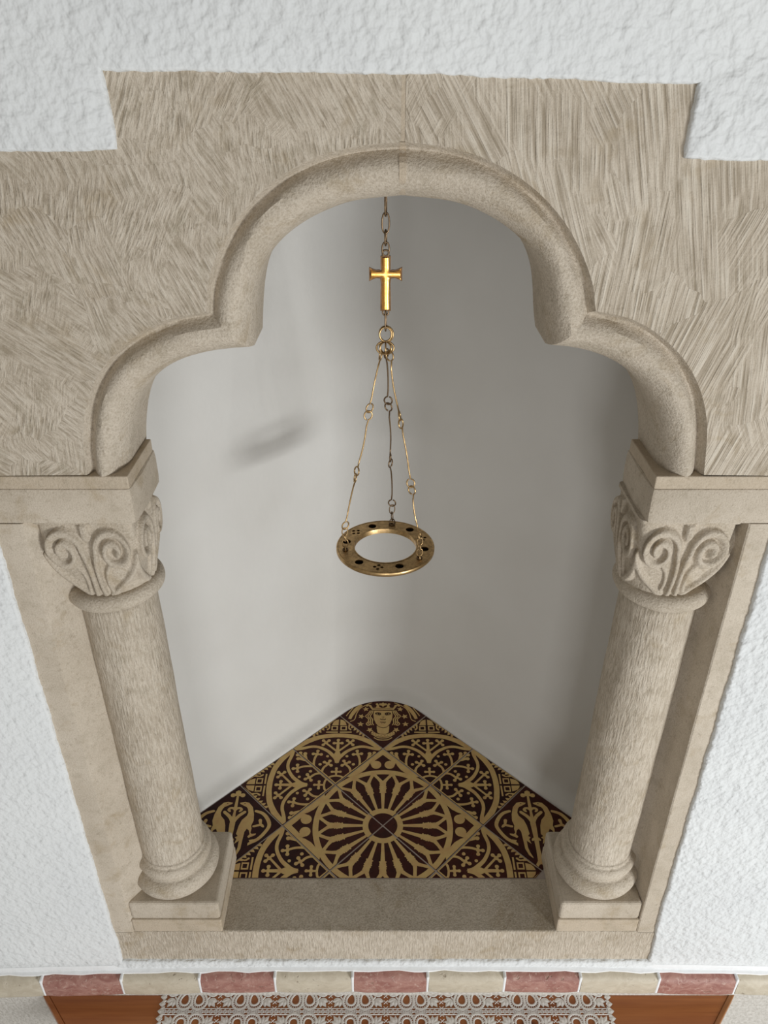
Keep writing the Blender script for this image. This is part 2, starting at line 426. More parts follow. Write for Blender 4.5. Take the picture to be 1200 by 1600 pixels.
# springing mortar and imposts
XL, XR = -.316, P(1020, 765)[0]
ZI1, ZI0 = ZP(764), ZP(819)
def impost(x0, x1, sgn):
    """block with the inner corner rounded; sgn=+1 inner side at x1"""
    xi, xo = (x1, x0) if sgn > 0 else (x0, x1)
    plan_ = [(xo, 0), (xi - sgn * .006, 0), (xi - sgn * .002, .002), (xi, .008), (xi + sgn * .002, .05), (xi, DEPTH), (xo, DEPTH)]
    n = len(plan_); vs = []; fs = []
    zs = [ZI0, ZI0 + .001, ZI0 + .012, ZI1 - .012, ZI1 - .002, ZI1]
    rs = [.003, .001, 0, 0, .001, .003]
    for z, r in zip(zs, rs): vs += [(x - sgn * r * (1 if abs(x - xi) < .01 else 0), y + (r if y < .01 else 0), z) for x, y in plan_]
    for j in range(len(zs) - 1):
        for k in range(n): fs.append((j * n + k, j * n + (k + 1) % n, (j + 1) * n + (k + 1) % n, (j + 1) * n + k))
    fs += [tuple(range(n)), tuple(range((len(zs) - 1) * n, len(zs) * n))]
    o = obj('impost_block', vs, fs, M['plain'], sur); auto_smooth(o, 35)
impost(JL, XL, 1); impost(XR, JR, -1)
for x0, x1 in ((JL, XL - .001), (XR + .001, JR)):
    mb = MB(); mb.box(x0, x1, -.0008, DEPTH - .004, ZI1, ZSP); o = mb.obj('mortar_joint', M['mortar'], sur); bevel(o, .0015)

# jambs, extruded profiles
def jamb(s, xo, mat):
    pr = [(.503, 0), (.466, 0), (.4635, .001), (.440, .034), (.434, .046), (.425, .058), (.40, .066), (.365, .072), (.355, DEPTH), (.503, DEPTH)] if s < 0 else \
         [(.503, 0), (.470, 0), (.468, .0015), (.463, .040), (.457, .052), (.445, .062), (.41, .068), (.372, .072), (.36, DEPTH), (.503, DEPTH)]
    zs = [.0 - .004] + [k * .04 + .02 for k in range(21)] + [ZI0]
    n = len(pr); vs = []; fs = []
    for z in zs:
        for k, (x, y) in enumerate(pr):
            j = .0003 * math.sin(z * 37 + k * 2.1) if 0 < k < 7 else 0
            vs.append((s * (x + j), y, z))
    for q in range(len(zs) - 1):
        for k in range(n): fs.append((q * n + k, q * n + (k + 1) % n, (q + 1) * n + (k + 1) % n, (q + 1) * n + k))
    fs += [tuple(range(n)), tuple(range((len(zs) - 1) * n, len(zs) * n))]
    o = obj('jamb', vs, fs, mat, sur); auto_smooth(o, 30); return o
jamb(-1, 0, M['plain']); jamb(1, 0, M['plain'])

# sill
mb = MB()
mb.box(SL, SR, .0, .1082, ZS0, 0.0)
o = mb.obj('sill', M['drag'], sur); bevel(o, .003, 3)
mb = MB(); mb.box(-.27, .275, .112, .125, -.03, .0012); 

# ------------------------------------------------------------------ columns
def lathe(mb, cx, cy, prof, n=64, wob=0, mi=0):
    vs = []; fs = []
    for j, (r, z) in enumerate(prof):
        for k in range(n):
            a = 2 * math.pi * k / n; q = r + wob * (math.sin(3 * a + z * 9) + .7 * math.sin(7 * a - z * 23) + .5 * math.sin(z * 60 + 2 * a))
            vs.append((cx + q * math.cos(a), cy + q * math.sin(a), z))
    for j in range(len(prof) - 1):
        for k in range(n): fs.append((j * n + k, j * n + (k + 1) % n, (j + 1) * n + (k + 1) % n, (j + 1) * n + k))
    fs += [tuple(range(n)), tuple(range((len(prof) - 1) * n, len(prof) * n))]
    mb.add(vs, fs, mi)

def volute_paths():
    L = []
    for s in (-1, 1):
        p = [(s * .10, .03), (s * .07, .25), (s * .08, .48), (s * .14, .70)]
        cx_, cy_ = s * .50, .66; r = .37
        for k in range(0, 34):
            a = R(165 - k * 17); q = r * (1 - k / 40) ** .9
            p.append((cx_ + s * q * math.cos(a), cy_ + q * .72 * math.sin(a)))
        L.append((p, .055, 1.0))
        L.append(([(s * .96, .60), (s * .88, .42), (s * .68, .24), (s * .42, .10), (s * .26, .03)], .05, .8))
        L.append(([(s * .30, .06), (s * .24, .2), (s * .26, .36), (s * .36, .46)], .045, .55))
    L.append(([(0, .97), (0, .88)], .09, .9))
    return L
VP = volute_paths()
SEG = []
for pth, wd, am in VP:
    q = spline(pth, 60 if len(pth) > 8 else 14)
    for a, b in zip(q, q[1:]): SEG.append((a.x, a.y, b.x, b.y, wd, am))
SEG = np.array(SEG)
def carve(u, v):
    """relief height of the leaf and scroll carving at face coordinates"""
    p = np.stack([u, v], -1)[:, None, :]
    a = SEG[None, :, 0:2]; b = SEG[None, :, 2:4]; ab = b - a
    t = np.clip(((p - a) * ab).sum(-1) / np.maximum((ab ** 2).sum(-1), 1e-9), 0, 1)
    d = (p - (a + ab * t[..., None])); d[..., 1] *= 1.15
    d = np.sqrt((d ** 2).sum(-1)) / SEG[None, :, 4]
    h = SEG[None, :, 5] * np.clip(1.15 - d ** 2 * .62, 0, 1)
    return h.max(1)

def column(cx, name_label, zb, plx0, plx1, sgn):
    cy = .078
    lean = .010 if sgn > 0 else -.004; cap_x = .3975 if sgn > 0 else -.3900
    root = empty('engaged_column', (cx, cy, 0)); tag(root, name_label, 'column', 'half columns flanking the niche')
    # plinth with mortar bed
    mb = MB(); mb.box(plx0 - .001, plx1 + .001, -.0005, .155, 0, .036); o = mb.obj('mortar_bed', M['mortar'], root); bevel(o, .003)
    mb = MB(); mb.box(plx0, plx1, .0008, .155, .036, .082); o = mb.obj('plinth', M['plain'], root); bevel(o, .006, 3)
    # attic base
    pr = []
    for k in range(13):
        a = R(-90 + 175 * k / 12); pr.append((.0605 + .0175 * math.cos(a), .1035 + .0215 * math.sin(a)))
    pr += [(.0625, .1258), (.0622, .1275)]
    for k in range(11):
        a = R(-80 + 165 * k / 10); pr.append((.0580 + .0095 * math.cos(a), .1405 + .0125 * math.sin(a)))
    pr += [(.0588, .1535), (.0582, .156), (.0565, .159)]
    mb = MB(); lathe(mb, cx, cy, pr, 72, .0003); mb.obj('base_moulding', M['pick'], root, smooth=True)
    # spur in the inner corner
    mb = MB()
    # shaft
    zt = .725
    pr = [(.0565, .160)] + [(.0565 - .0012 * (z / .7), z) for z in np.linspace(.165, zt, 46)]
    mb = MB(); lathe(mb, cx, cy, pr, 96, .00045); mb.v = [(x + lean * max(z - .15, 0) / .6, y, z) for x, y, z in mb.v]; mb.obj('shaft', M['drag'], root, smooth=True)
    # necking ring
    pr = []
    for k in range(17):
        a = R(-90 + 180 * k / 16); pr.append((  .0575 + .0125 * math.cos(a), .738 + .0135 * math.sin(a)))
    mb = MB(); lathe(mb, cx + lean * .97, cy, pr, 72, .0006); mb.obj('necking_ring', M['pick'], root, smooth=True)
    # capital: square at the top, round at the bottom, carved
    z0, z1 = .746, ZI0 + .001; NA, NZ = 360, 96
    th = np.linspace(0, 2 * np.pi, NA, endpoint=False); vs = []
    for j in range(NZ + 1):
        v = j / NZ; e = 2 + 16 * v ** 1.6; hw = .057 + .0125 * math.sin(min(v * 1.25, 1) * math.pi / 2) ** .9
        c, s = np.cos(th), np.sin(th); rr = hw / (np.abs(c) ** e + np.abs(s) ** e) ** (1 / e)
        x, y = rr * c, rr * s
        ax, ay = np.abs(x), np.abs(y); face = np.where(ay >= ax, x, y) / hw
        if v > .95: rel = np.ones(NA) * .5
        else: rel = carve(face * 1.02, np.full(NA, v / .95))
        fade = min(1, v * 9)
        g = (rel - .85) * .0078 * fade
        rr2 = rr + g / np.maximum(np.abs(c), np.abs(s))
        bb = rr2 * s; bb = np.where(bb > 0, bb * (1 - .42 * v), bb * (1 + .075 * v))
        vs += [(cap_x + a, cy + b, z0 + (z1 - z0) * v) for a, b in zip(rr2 * c, bb)]
    fs = []
    for j in range(NZ):
        for k in range(NA): fs.append((j * NA + k, j * NA + (k + 1) % NA, (j + 1) * NA + (k + 1) % NA, (j + 1) * NA + k))
    fs += [tuple(range(NA)), tuple(range(NZ * NA, NZ * NA + NA))]
    o = obj('carved_capital', vs, fs, M['pick'], root, smooth=True)
    tag(o, 'cushion capital carved with paired scrolls')
column(-.388, 'left limestone half column with scroll capital, standing on the sill beside the left jamb', 0, -.462, P(345, 1440)[0], -1)
column(.396, 'right limestone half column with scroll capital and deep shadow behind its outer side', 0, P(872, 1440)[0], .466, 1)

# ------------------------------------------------------------------ tiled floor
GR = .00115                                   # half a joint
r2 = math.sqrt(.5)
flo = empty('floor', (0, 0, 0)); tag(flo, kind='structure')
mb = MB(); mb.add([(-.47, .10, -.012), (.47, .10, -.012), (.47, .26, -.012), (0, .70, -.012), (-.47, .26, -.012)] +
                  [(-.47, .10, -.0007), (.47, .10, -.0007), (.47, .26, -.0007), (0, .70, -.0007), (-.47, .26, -.0007)],
                  [(4, 3, 2, 1, 0), (5, 6, 7, 8, 9)] + [(k, (k + 1) % 5, 5 + (k + 1) % 5, 5 + k) for k in range(5)])
mb.obj('grout_bed', M['grout'], flo)

class Draw:
    """inlay shapes in tile units (side = 1); z levels: 0 slip, 1 dark line over slip, 2 slip over that"""
    def __init__(s): s.p = []
    def poly(s, pts, lv=0):
        pts = [Vector((p[0], p[1])) for p in pts]
        if len(pts) > 4:
            v, f = fill2d([pts])
            for t in f: s.p.append(([v[i] for i in t], lv))
        else: s.p.append((pts, lv))
    def disc(s, x, y, r, lv=0, n=12, ry=None): s.p.append(([Vector((x + r * math.cos(2 * math.pi * k / n), y + (ry or r) * math.sin(2 * math.pi * k / n))) for k in range(n)], lv))
    def stroke(s, pts, w, lv=0, n=None, caps=True, smooth=True):
        if smooth and len(pts) > 2: q = spline(pts, n or 5 * len(pts))
        else: q = [Vector((p[0], p[1])) for p in pts]
        if len(q) == 2 and not isinstance(w, (int, float)): q = [q[0].lerp(q[1], k / 6) for k in range(7)]
        N = len(q); L = []; R_ = []
        ws = w if isinstance(w, (list, tuple)) else [w, w]
        for k in range(N):
            t = (q[min(k + 1, N - 1)] - q[max(k - 1, 0)]).normalized(); nn = Vector((-t.y, t.x))
            u = k / (N - 1) * (len(ws) - 1); i = min(int(u), len(ws) - 2); ww = (ws[i] + (ws[i + 1] - ws[i]) * (u - i)) / 2
            L.append(q[k] + nn * ww); R_.append(q[k] - nn * ww)
        for k in range(N - 1): s.p.append(([L[k], R_[k], R_[k + 1], L[k + 1]], lv))
        if caps:
            for e, ww in ((q[0], ws[0]), (q[-1], ws[-1])):
                if ww > .012: s.disc(e.x, e.y, ww / 2, lv, 8)
    def trefoil(s, x, y, ang, r=.036):
        for a in (-90, 0, 90):
            q = R(ang + a); s.stroke([(x, y), (x + .058 * math.cos(q), y + .058 * math.sin(q))], [.026, .038], smooth=False, caps=False)
            s.disc(x + .062 * math.cos(q), y + .064 * math.sin(q), r * .78, 0, 9)
        s.disc(x, y, .03)
    def mirror(s):
        s.p += [([Vector((-v.x, v.y)) for v in pts][::-1], lv) for pts, lv in s.p if abs(sum(v.x for v in pts)) > 1e-5]

def d_rosette():                             # origin: the corner in the middle of the rosette, axis v to the outer corner
    d = Draw()
    for a0 in range(-45, 45, 3):
        a, b = R(a0), R(a0 + 3)
        for r0, r1 in ((.205, .285), (.905, .985)):
            d.p.append(([Vector((r0 * math.sin(a), r0 * math.cos(a))), Vector((r1 * math.sin(a), r1 * math.cos(a))), Vector((r1 * math.sin(b), r1 * math.cos(b))), Vector((r0 * math.sin(b), r0 * math.cos(b)))], 0))
    pol = lambda r, a: (r * math.sin(R(a)), r * math.cos(R(a)))
    for a in range(-54, 55, 18):
        d.stroke([pol(.27, a), pol(.56, a)], [.034, .060], caps=False)
        d.stroke([pol(.56, a), pol(.74, a)], [.07, .095, .085, .10], caps=False)
        for r, ww in ((.575, .040), (.61, .036), (.645, .046), (.675, .042)):
            for s in (-1, 1): q = pol(r, a + s * math.degrees(ww / r)); d.disc(q[0], q[1], .012, 0, 7)
        for s in (-1, 1): d.stroke([pol(.725, a), pol(.80, a + s * 3.5), pol(.925, a + s * 9)], [.065, .045, .052])
    V = math.sqrt(2)
    h = Draw()                                # the heart shaped piece in the outer corner, measured from the corner down
    h.poly([(0, 0), (.56, -.56), (.50, -.565), (.42, -.53), (.34, -.487), (.27, -.425), (.215, -.34), (.185, -.25), (.155, -.205), (.10, -.19), (0, -.075)])
    h.poly([(0, 0), (0, -.13), (.055, -.185), (.11, -.235), (.15, -.28), (.19, -.25), (.155, -.15)])
    h.disc(.102, -.328, .078, 0, 16)
    h.stroke([(.16, -.22), (.172, -.27), (.150, -.33)], [.04, .06, .06])
    h.stroke([(.10, -.262), (.07, -.283), (.048, -.295)], [.03, .03, .015])
    h.mirror()
    d.p += [([Vector((p.x, p.y + V)) for p in pts], lv) for pts, lv in h.p]
    return d
def d_tracery():                              # origin: inner corner, axis v to the corner with the domed building
    d = Draw()
    d.stroke([(.70, .71), (.60, .775), (.46, .865), (.30, .938), (.12, .972), (0, .978)], [.11, .088, .082, .082], caps=False, n=24)
    d.stroke([(.70, .70), (.56, .705), (.42, .742), (.30, .732), (.16, .658), (.075, .572), (.022, .495), (.004, .42)], [.08, .05, .048, .05, .06, .05], n=26, caps=False)
    d.poly([(0, .40), (.035, .50), (.05, .60), (.03, .64), (0, .64)]); d.stroke([(0, .43), (0, .80)], [.03, .085, .05, .045], caps=False)
    d.trefoil(0, .815, 90)
    d.stroke([(.02, .655), (.185, .812)], [.035, .03], caps=False); d.trefoil(.19, .825, 45)
    # plants along the edges shared with the neighbour
    d.stroke([(0, 0), (.52, .52)], [.055, .062, .05, .045], caps=False); d.stroke([(.50, .50), (.56, .57)], .045)
    d.disc(.50, .60, .032); d.disc(.575, .615, .03); d.stroke([(.47, .49), (.505, .59)], [.035, .045], smooth=False)
    d.stroke([(.19, .165), (.215, .25), (.195, .325), (.15, .375)], .036); d.trefoil(.138, .40, 120)
    d.stroke([(.345, .33), (.352, .42), (.345, .50), (.325, .565)], .036); d.trefoil(.312, .592, 95)
    d.disc(.15, .55, .024, 0, 9); d.disc(.255, .39, .026, 0, 9)
    d.stroke([(.13, .11), (.08, .155), (0, .17)], .032, caps=False); d.stroke([(0, .165), (0, .24)], .03, caps=False)
    d.trefoil(0, .245, 90, .03)
    # domed building
    d.stroke([(0, 1.335), (.06, 1.325), (.115, 1.28), (.142, 1.21), (.145, 1.13)], .0, n=4)
    dome = [(0.012, 1.20), (.012, 1.325), (.055, 1.31), (.095, 1.275), (.118, 1.20)]
    d.poly(dome)
    for x0, x1, y0, y1 in ((.02, .125, 1.085, 1.105), (.02, .125, 1.165, 1.183), (.02, .042, 1.085, 1.183), (.103, .125, 1.085, 1.183)):
        d.poly([(x0, y0), (x1, y0), (x1, y1), (x0, y1)])
    d.poly([(.015, 1.035), (.205, 1.035), (.205, 1.060), (.015, 1.060)])
    d.stroke([(.155, 1.28), (.165, 1.20), (.158, 1.14), (.185, 1.10)], [.02, .028, .022, .03])
    d.stroke([(.06, 1.37), (.16, 1.27), (.26, 1.165), (.36, 1.07)], [.05, .075, .06, .03], smooth=True, caps=False)
    for k in range(6): q = (.155 + k * .045, 1.185 - k * .047); d.poly([(q[0], q[1] + .07), (q[0] - .01, q[1] - .01), (q[0] + .028, q[1] + .005), (q[0] + .05, q[1] + .05)])
    d.stroke([(.03, 1.385), (.09, 1.34)], .03)
    d.mirror(); return d
def d_birds():                                # origin: tile centre
    d = Draw()
    bird = [(0.05, 0.387), (0.123, 0.401), (0.183, 0.387), (0.247, 0.311), (0.282, 0.187), (0.292, 0.079), (0.27, 0.0), (0.283, -0.053), (0.276, -0.118), (0.296, -0.137), (0.356, -0.131), (0.350, -.155), (0.261, -0.202), (0.241, -0.182), (0.268, -0.142), (0.248, -0.079), (0.216, -0.053), (0.19, -0.105), (0.183, -0.233), (0.177, -0.372), (0.139, -0.47), (0.088, -0.519), (0.085, -.505), (0.12, -0.421), (0.135, -0.347), (0.135, -0.246), (0.077, -0.297), (0.098, -0.221), (0.072, -0.192), (0.106, -0.17), (0.078, -0.137), (0.095, 0.0), (0.125, 0.093), (0.183, 0.16), (0.198, 0.214), (0.18, 0.280), (0.16, 0.311), (0.097, 0.345), (.06, .366)]
    d.poly(bird); d.disc(.125, .370, .010, 1, 8, .006)
    d.stroke([(.303, .242), (.406, .201), (.487, .106), (.523, 0), (.481, -.105), (.406, -.208), (.33, -.262)], [.04, .05, .055, .05, .05, .05], n=20)
    d.poly([(.40, -.235), (.31, -.30), (.262, -.325), (.262, -.285), (.285, -.265), (.27, -.235), (.33, -.225)])
    d.stroke([(.305, -.014), (.40, .008), (.428, -.002)], .035); d.stroke([(.40, .01), (.385, .085)], [.03, .05], smooth=False); d.stroke([(.41, 0), (.44, -.02)], .03, smooth=False)
    d.stroke([(.145, .225), (.06, .147), (.012, .06), (0, -.02)], [.045, .05, .05, .07], caps=True)
    d.stroke([(0, .25), (.03, .288), (.075, .288), (.092, .262), (.07, .238)], [.03, .035, .035, .04, .03])
    d.disc(.072, .518, .036); d.poly([(0, .60), (.04, .585), (.04, .55), (.09, .53), (.07, .49), (.02, .505), (0, .505)])
    d.poly([(0, -.57), (.012, -.52), (.07, -.615), (.045, -.65), (.02, -.615), (0, -.605)])
    d.stroke([(.035, -.21), (.05, -.235)], .03, smooth=False)
    d.mirror()
    d.stroke([(0, .54), (0, .32), (0, .27)], [.03, .04, .05]); d.stroke([(0, .27), (-.002, .05), (0, -.06), (0, -.21)], [.03, .045, .08, .07, .06])
    d.stroke([(0, -.21), (0, -.57)], [.065, .055, .07], smooth=False); d.disc(0, .57, .035)
    return d
def d_king():                                 # origin: lower corner
    d = Draw()
    # half of the symmetrical things
    d.poly([(0, .444), (.065, .46), (.113, .525), (.148, .625), (.158, .722), (.146, .816), (0, .816)])
    d.poly([(0, .30), (.05, .303), (.09, .335), (.10, .42), (.10, .485), (.06, .445), (0, .428)])
    d.stroke([(0, .265), (.08, .275), (.15, .322), (.178, .352)], [.055, .055, .05, .04], n=8, caps=False)
    d.stroke([(0, .215), (.08, .227), (.165, .29), (.19, .31)], .016, caps=False)
    d.stroke([(0, .172), (.08, .182), (.145, .225)], .018, caps=False)
    for x, y in ((.03, .262), (.075, .272), (.115, .295), (.15, .325)): d.disc(x, y, .007, 1, 6)
    d.poly([(0, .835), (.18, .835), (.20, .87), (.235, .925), (.265, .955), (.20, .95), (.17, .88), (.12, .885), (.10, .95), (.075, .965), (.06, .90), (.02, .88), (0, .885)])
    d.poly([(0, .90), (.02, .93), (.065, .945), (.06, .985), (.02, .985), (0, 1.01)]); d.disc(.265, .93, .02); d.disc(.10, .965, .022)
    d.stroke([(0, .862), (.17, .862)], .007, 1, caps=False, smooth=False)
    d.poly([(.025, .735), (.05, .760), (.105, .765), (.135, .742), (.10, .716), (.05, .708)], 1)
    d.stroke([(.035, .752), (.075, .768), (.128, .758)], .010, 1)
    d.poly([(.045, .735), (.07, .748), (.10, .745), (.115, .735), (.08, .722)], 2); d.disc(.075, .735, .012, 3, 8)
    d.stroke([(0, .618), (.025, .612), (.042, .625)], .013, 1); d.stroke([(0, .552), (.05, .560)], .012, 1, smooth=False); d.stroke([(.012, .53), (.03, .533)], .007, 1, smooth=False)
    d.stroke([(.012, .64), (.016, .70)], .005, 1, smooth=False)
    for o_ in (0, .032, .064):
        d.stroke([(.165 + o_ * .7, .815), (.185 + o_, .74), (.21 + o_ * 1.2, .69), (.17 + o_, .62), (.175 + o_ * 1.1, .55), (.155 + o_, .50)], .017, n=18)
    d.stroke([(.20, .56), (.245, .555), (.27, .52), (.24, .485), (.21, .50)], .018)
    for x, y, a in ((.285, .85, 10), (.355, .685, 40), (.365, .515, 20), (.212, .39, 55)):
        for k in range(5):
            q = R(a + 72 * k); d.poly([(x + .026 * math.cos(q - .63), y + .026 * math.sin(q - .63)), (x + .058 * math.cos(q), y + .058 * math.sin(q)), (x + .026 * math.cos(q + .63), y + .026 * math.sin(q + .63)), (x, y)])
    d.stroke([(.19, 1.0), (.30, .935), (.385, .86), (.435, .75), (.455, .65), (.475, .605), (.53, .575)], .016, n=24)
    d.stroke([(.36, .95), (.45, .84), (.515, .72), (.545, .63)], [.05, .07, .065, .05], caps=False)
    d.stroke([(.50, .88), (.575, .75), (.60, .70)], .018)
    d.mirror(); return d

LV = [.0001, .00052, .00094, .00136]
def tile(kind, ox, oy, ang, corner_off, label=None):
    """ox, oy: world position of the pattern's origin; ang: direction of its axis v, degrees counter-clockwise from +Y;
       corner_off: tile centre in pattern units"""
    ca, sa = math.cos(R(ang)), math.sin(R(ang))
    T = lambda p: Vector((ox + SS * (p[0] * ca - p[1] * sa), oy + SS * (p[0] * sa + p[1] * ca)))
    c = T(corner_off); h = SS * r2 - GR * 1.414
    sq = [c + Vector(q) * h for q in ((0, -1), (1, 0), (0, 1), (-1, 0))]
    planes = [(Vector((sx * h, 0, 0)) + Vector((c.x, c.y, 0)), Vector((sx * 1, sy * 1, 0)).normalized()) for sx in (1, -1) for sy in (1, -1)]
    planes.append((Vector((0, .1092, 0)), Vector((0, -1, 0))))
    def clip(bm):
        for co, no in planes:
            bmesh.ops.bisect_plane(bm, geom=bm.verts[:] + bm.edges[:] + bm.faces[:], dist=1e-7, plane_co=co, plane_no=no, clear_outer=True)
    bm = bmesh.new(); vs = [bm.verts.new((p.x, p.y, 0)) for p in sq]; bm.faces.new(vs); clip(bm)
    if not bm.faces: bm.free(); return
    pts = [v.co.copy() for v in bm.faces[:][0].verts]; bm.free()
    n = len(pts); cc = sum(pts, Vector()) / n; rise = random.uniform(-.0004, .0005)
    e = .0009
    vs = [(p.x, p.y, -.009) for p in pts] + [(p.x, p.y, rise - .0008) for p in pts] + [tuple(p + (cc - p).normalized() * e + Vector((0, 0, rise))) for p in pts]
    fs = [tuple(range(n))[::-1], tuple(range(2 * n, 3 * n))] + [(k, (k + 1) % n, n + (k + 1) % n, n + k) for k in range(n)] + [(n + k, n + (k + 1) % n, 2 * n + (k + 1) % n, 2 * n + k) for k in range(n)]
    to = obj('tile', vs, fs, M['glaze'], flo)
    if label: tag(to, label)
    d = PAT[kind]; bm = bmesh.new(); kk = 0
    for pts_, lv in d.p:
        q = [T(p) for p in pts_]; kk += 1
        try: f = bm.faces.new([bm.verts.new((p.x, p.y, rise + LV[lv] + (kk % 101) * 4e-6)) for p in q]); f.material_index = lv % 2
        except ValueError: pass
    h -= .0008
    planes[:4] = [(Vector((sx * h, 0, 0)) + Vector((c.x, c.y, 0)), Vector((sx * 1, sy * 1, 0)).normalized()) for sx in (1, -1) for sy in (1, -1)]
    clip(bm); bm.normal_update()
    for f in bm.faces:
        if f.normal.z < 0: f.normal_flip()
    m = bpy.data.meshes.new('inlay'); bm.to_mesh(m); bm.free(); m.materials.append(M['slip']); m.materials.append(M['glaze'])
    io = bpy.data.objects.new('inlay', m); C.objects.link(io); io.parent = to
PAT = {'rosette': d_rosette(), 'tracery': d_tracery(), 'birds': d_birds(), 'king': d_king()}
V2 = math.sqrt(2)
for a in (0, 90, 180, 270): tile('rosette', CX, CY, a, (0, V2 / 2), 'dark red tile with a quarter of the yellow rose window')
HS = SS * r2
for sx in (-1, 1):
    for sy in (-1, 1):
        mx, my = CX + sx * HS, CY + sy * HS       # middle of a side of the rosette block
        tile('tracery', mx, my, 0 if sy > 0 else 180, (0, V2 / 2), 'tile with yellow tracery arc and a small domed building')
        tile('tracery', mx, my, 90 if sx < 0 else -90, (0, V2 / 2), 'tile with yellow tracery arc and a small domed building')
    tile('birds', CX + sx * 3 * HS * 1.0, CY, 0, (0, 0), 'tile with two yellow birds on either side of a tree')
tile('king', CX, CY + 2 * HS, 0, (0, V2 / 2), 'tile with a crowned head among stars')

# ------------------------------------------------------------------ ledge of alternating stones
led = empty('stone_ledge', (0, 0, ZP(1550, -.026)))
tag(led, 'narrow projecting ledge of alternating pink and beige stones under the niche', 'ledge')
bx = [-130, -62, 64, 190, 312, 430, 551, 668, 788, 906, 1029, 1151, 1275]
def topy(x): return 1511.5 + 8.0 * (min(x - 560, 0) / 560) ** 2 + 5 * (max(x - 700, 0) / 500) ** 2 - 2
for k in range(len(bx) - 1):
    x0, x1 = bx[k], bx[k + 1]; xa = P(x0, 1530, -.02)[0] + .0024; xb = P(x1, 1530, -.02)[0] - .0024
    n = 6; vs = []; fs = []; jit = random.uniform(-.0012, .0012)
    for j in range(n + 1):
        x = xa + (xb - xa) * j / n; px = x0 + (x1 - x0) * j / n; zt = P(px, topy(px), -.004)[1]; zb = zt - .0505 + jit
        e = .002 if j in (0, n) else 0
        w_ = .0006 * math.sin(px * .13)
        for y, z in ((.012, zb), (.012, zt - e), (-.006, zt - e), (-.018 + w_, zt - .003 - e), (-.0245 + w_, zt - .009), (-.0275 + w_ + e, zt - .020), (-.028 + w_ + e, zb + .006), (-.0265 + e, zb + .0015), (-.024, zb)):
            vs.append((x, y, z))
    m = 9
    for j in range(n):
        for q in range(m): fs.append((j * m + q, j * m + (q + 1) % m, (j + 1) * m + (q + 1) % m, (j + 1) * m + q))
    fs += [tuple(range(m)), tuple(range(n * m, n * m + m))]
    pink = k % 2 == 0
    if k == 0: pink = True
    pink = (k - 2) % 2 == 0
    o = obj('ledge_stone', vs, fs, M['pink'] if pink else M['beige'], led); auto_smooth(o, 45); tag(o, 'pink veined stone' if pink else 'beige limestone piece')
    if k:
        zt = P(x0, topy(x0), -.004)[1]; mb = MB(); mb.box(xa - .005, xa + .0004, -.0255, .012, zt - .050, zt - .0008); o = mb.obj('mortar_joint', M['filler'], led); bevel(o, .002)
# white filler strip along the top of the ledge
vs = []; fs = []
N = 60
for k in range(N + 1):
    px = -100 + 1400 * k / N; x = P(px, 1512)[0]; zt = P(px, topy(px), -.004)[1]
    on = SL < x < SR; y0 = .0005 if on else PY - .0005; zu = ZS0 + .001 if on else zt + .016
    w_ = .0012 * math.sin(k * 1.7) + .0008 * math.sin(k * 4.1)
    for y, z in ((.006, zu), (y0, zu), (y0 - .0025, zt + (zu - zt) * .45), (-.0075 + w_, zt + .0035), (-.013 + w_, zt + .0006), (-.013 + w_, zt - .003), (.006, zt - .003)): vs.append((x, y, z))
m = 7
for j in range(N):
    for q in range(m): fs.append((j * m + q, j * m + (q + 1) % m, (j + 1) * m + (q + 1) % m, (j + 1) * m + q))
fs += [tuple(range(m)), tuple(range(N * m, N * m + m))]
o = obj('plaster_fillet', vs, fs, M['filler'], led); auto_smooth(o, 60)

# ------------------------------------------------------------------ wooden table top with lace
ZT = HC - 1.585
tab = empty('wooden_shelf', (0, -.16, ZT - .03)); tag(tab, 'orange-brown pine shelf with slanted ends below the stone ledge', 'shelf')
def PT(px, py):
    a = TH + math.atan((py - 800) / FPX); h = HC - ZT; d = h / math.tan(a); return ((px - 600) * (d * math.cos(TH) + h * math.sin(TH)) / FPX, d - DC)
x0, y0 = PT(67, 1555); x1, y1 = PT(1151, 1548)
def lx(y): return x0 - (y - y0) * -1 * 0 + (y0 - y) * .96
def rx(y): return x1 - (y1 - y) * .92
YB, YF = PY + .001, -.26
rows = [YB, -.095, -.18, YF]
for a, b in zip(rows, rows[1:]):
    a_, b_ = a - .0006, b + .0006
    q = [(lx(a_) + .012, a_), (rx(a_) - .012, a_), (rx(b_) - .012, b_), (lx(b_) + .012, b_)]
    vs = [(x, y, z) for z in (ZT - .028, ZT) for x, y in q]
    o = obj('plank', vs, [(3, 2, 1, 0), (4, 5, 6, 7), (0, 1, 5, 4), (1, 2, 6, 5), (2, 3, 7, 6), (3, 0, 4, 7)], M['wood'], tab); bevel(o, .0008, 1)
for f_, s in ((lx, 1), (rx, -1)):
    q = [(f_(YB), YB), (f_(YB) + s * .0115, YB), (f_(YF) + s * .0115, YF), (f_(YF), YF)]
    vs = [(x, y, z) for z in (ZT - .03, ZT + .001) for x, y in q]
    o = obj('edge_strip', vs, [(3, 2, 1, 0), (4, 5, 6, 7), (0, 1, 5, 4), (1, 2, 6, 5), (2, 3, 7, 6), (3, 0, 4, 7)], M['woodedge'] if s < 0 else M['wood'], tab); bevel(o, .0015, 2)
    tag(o, 'lighter edge strip' if s < 0 else None)

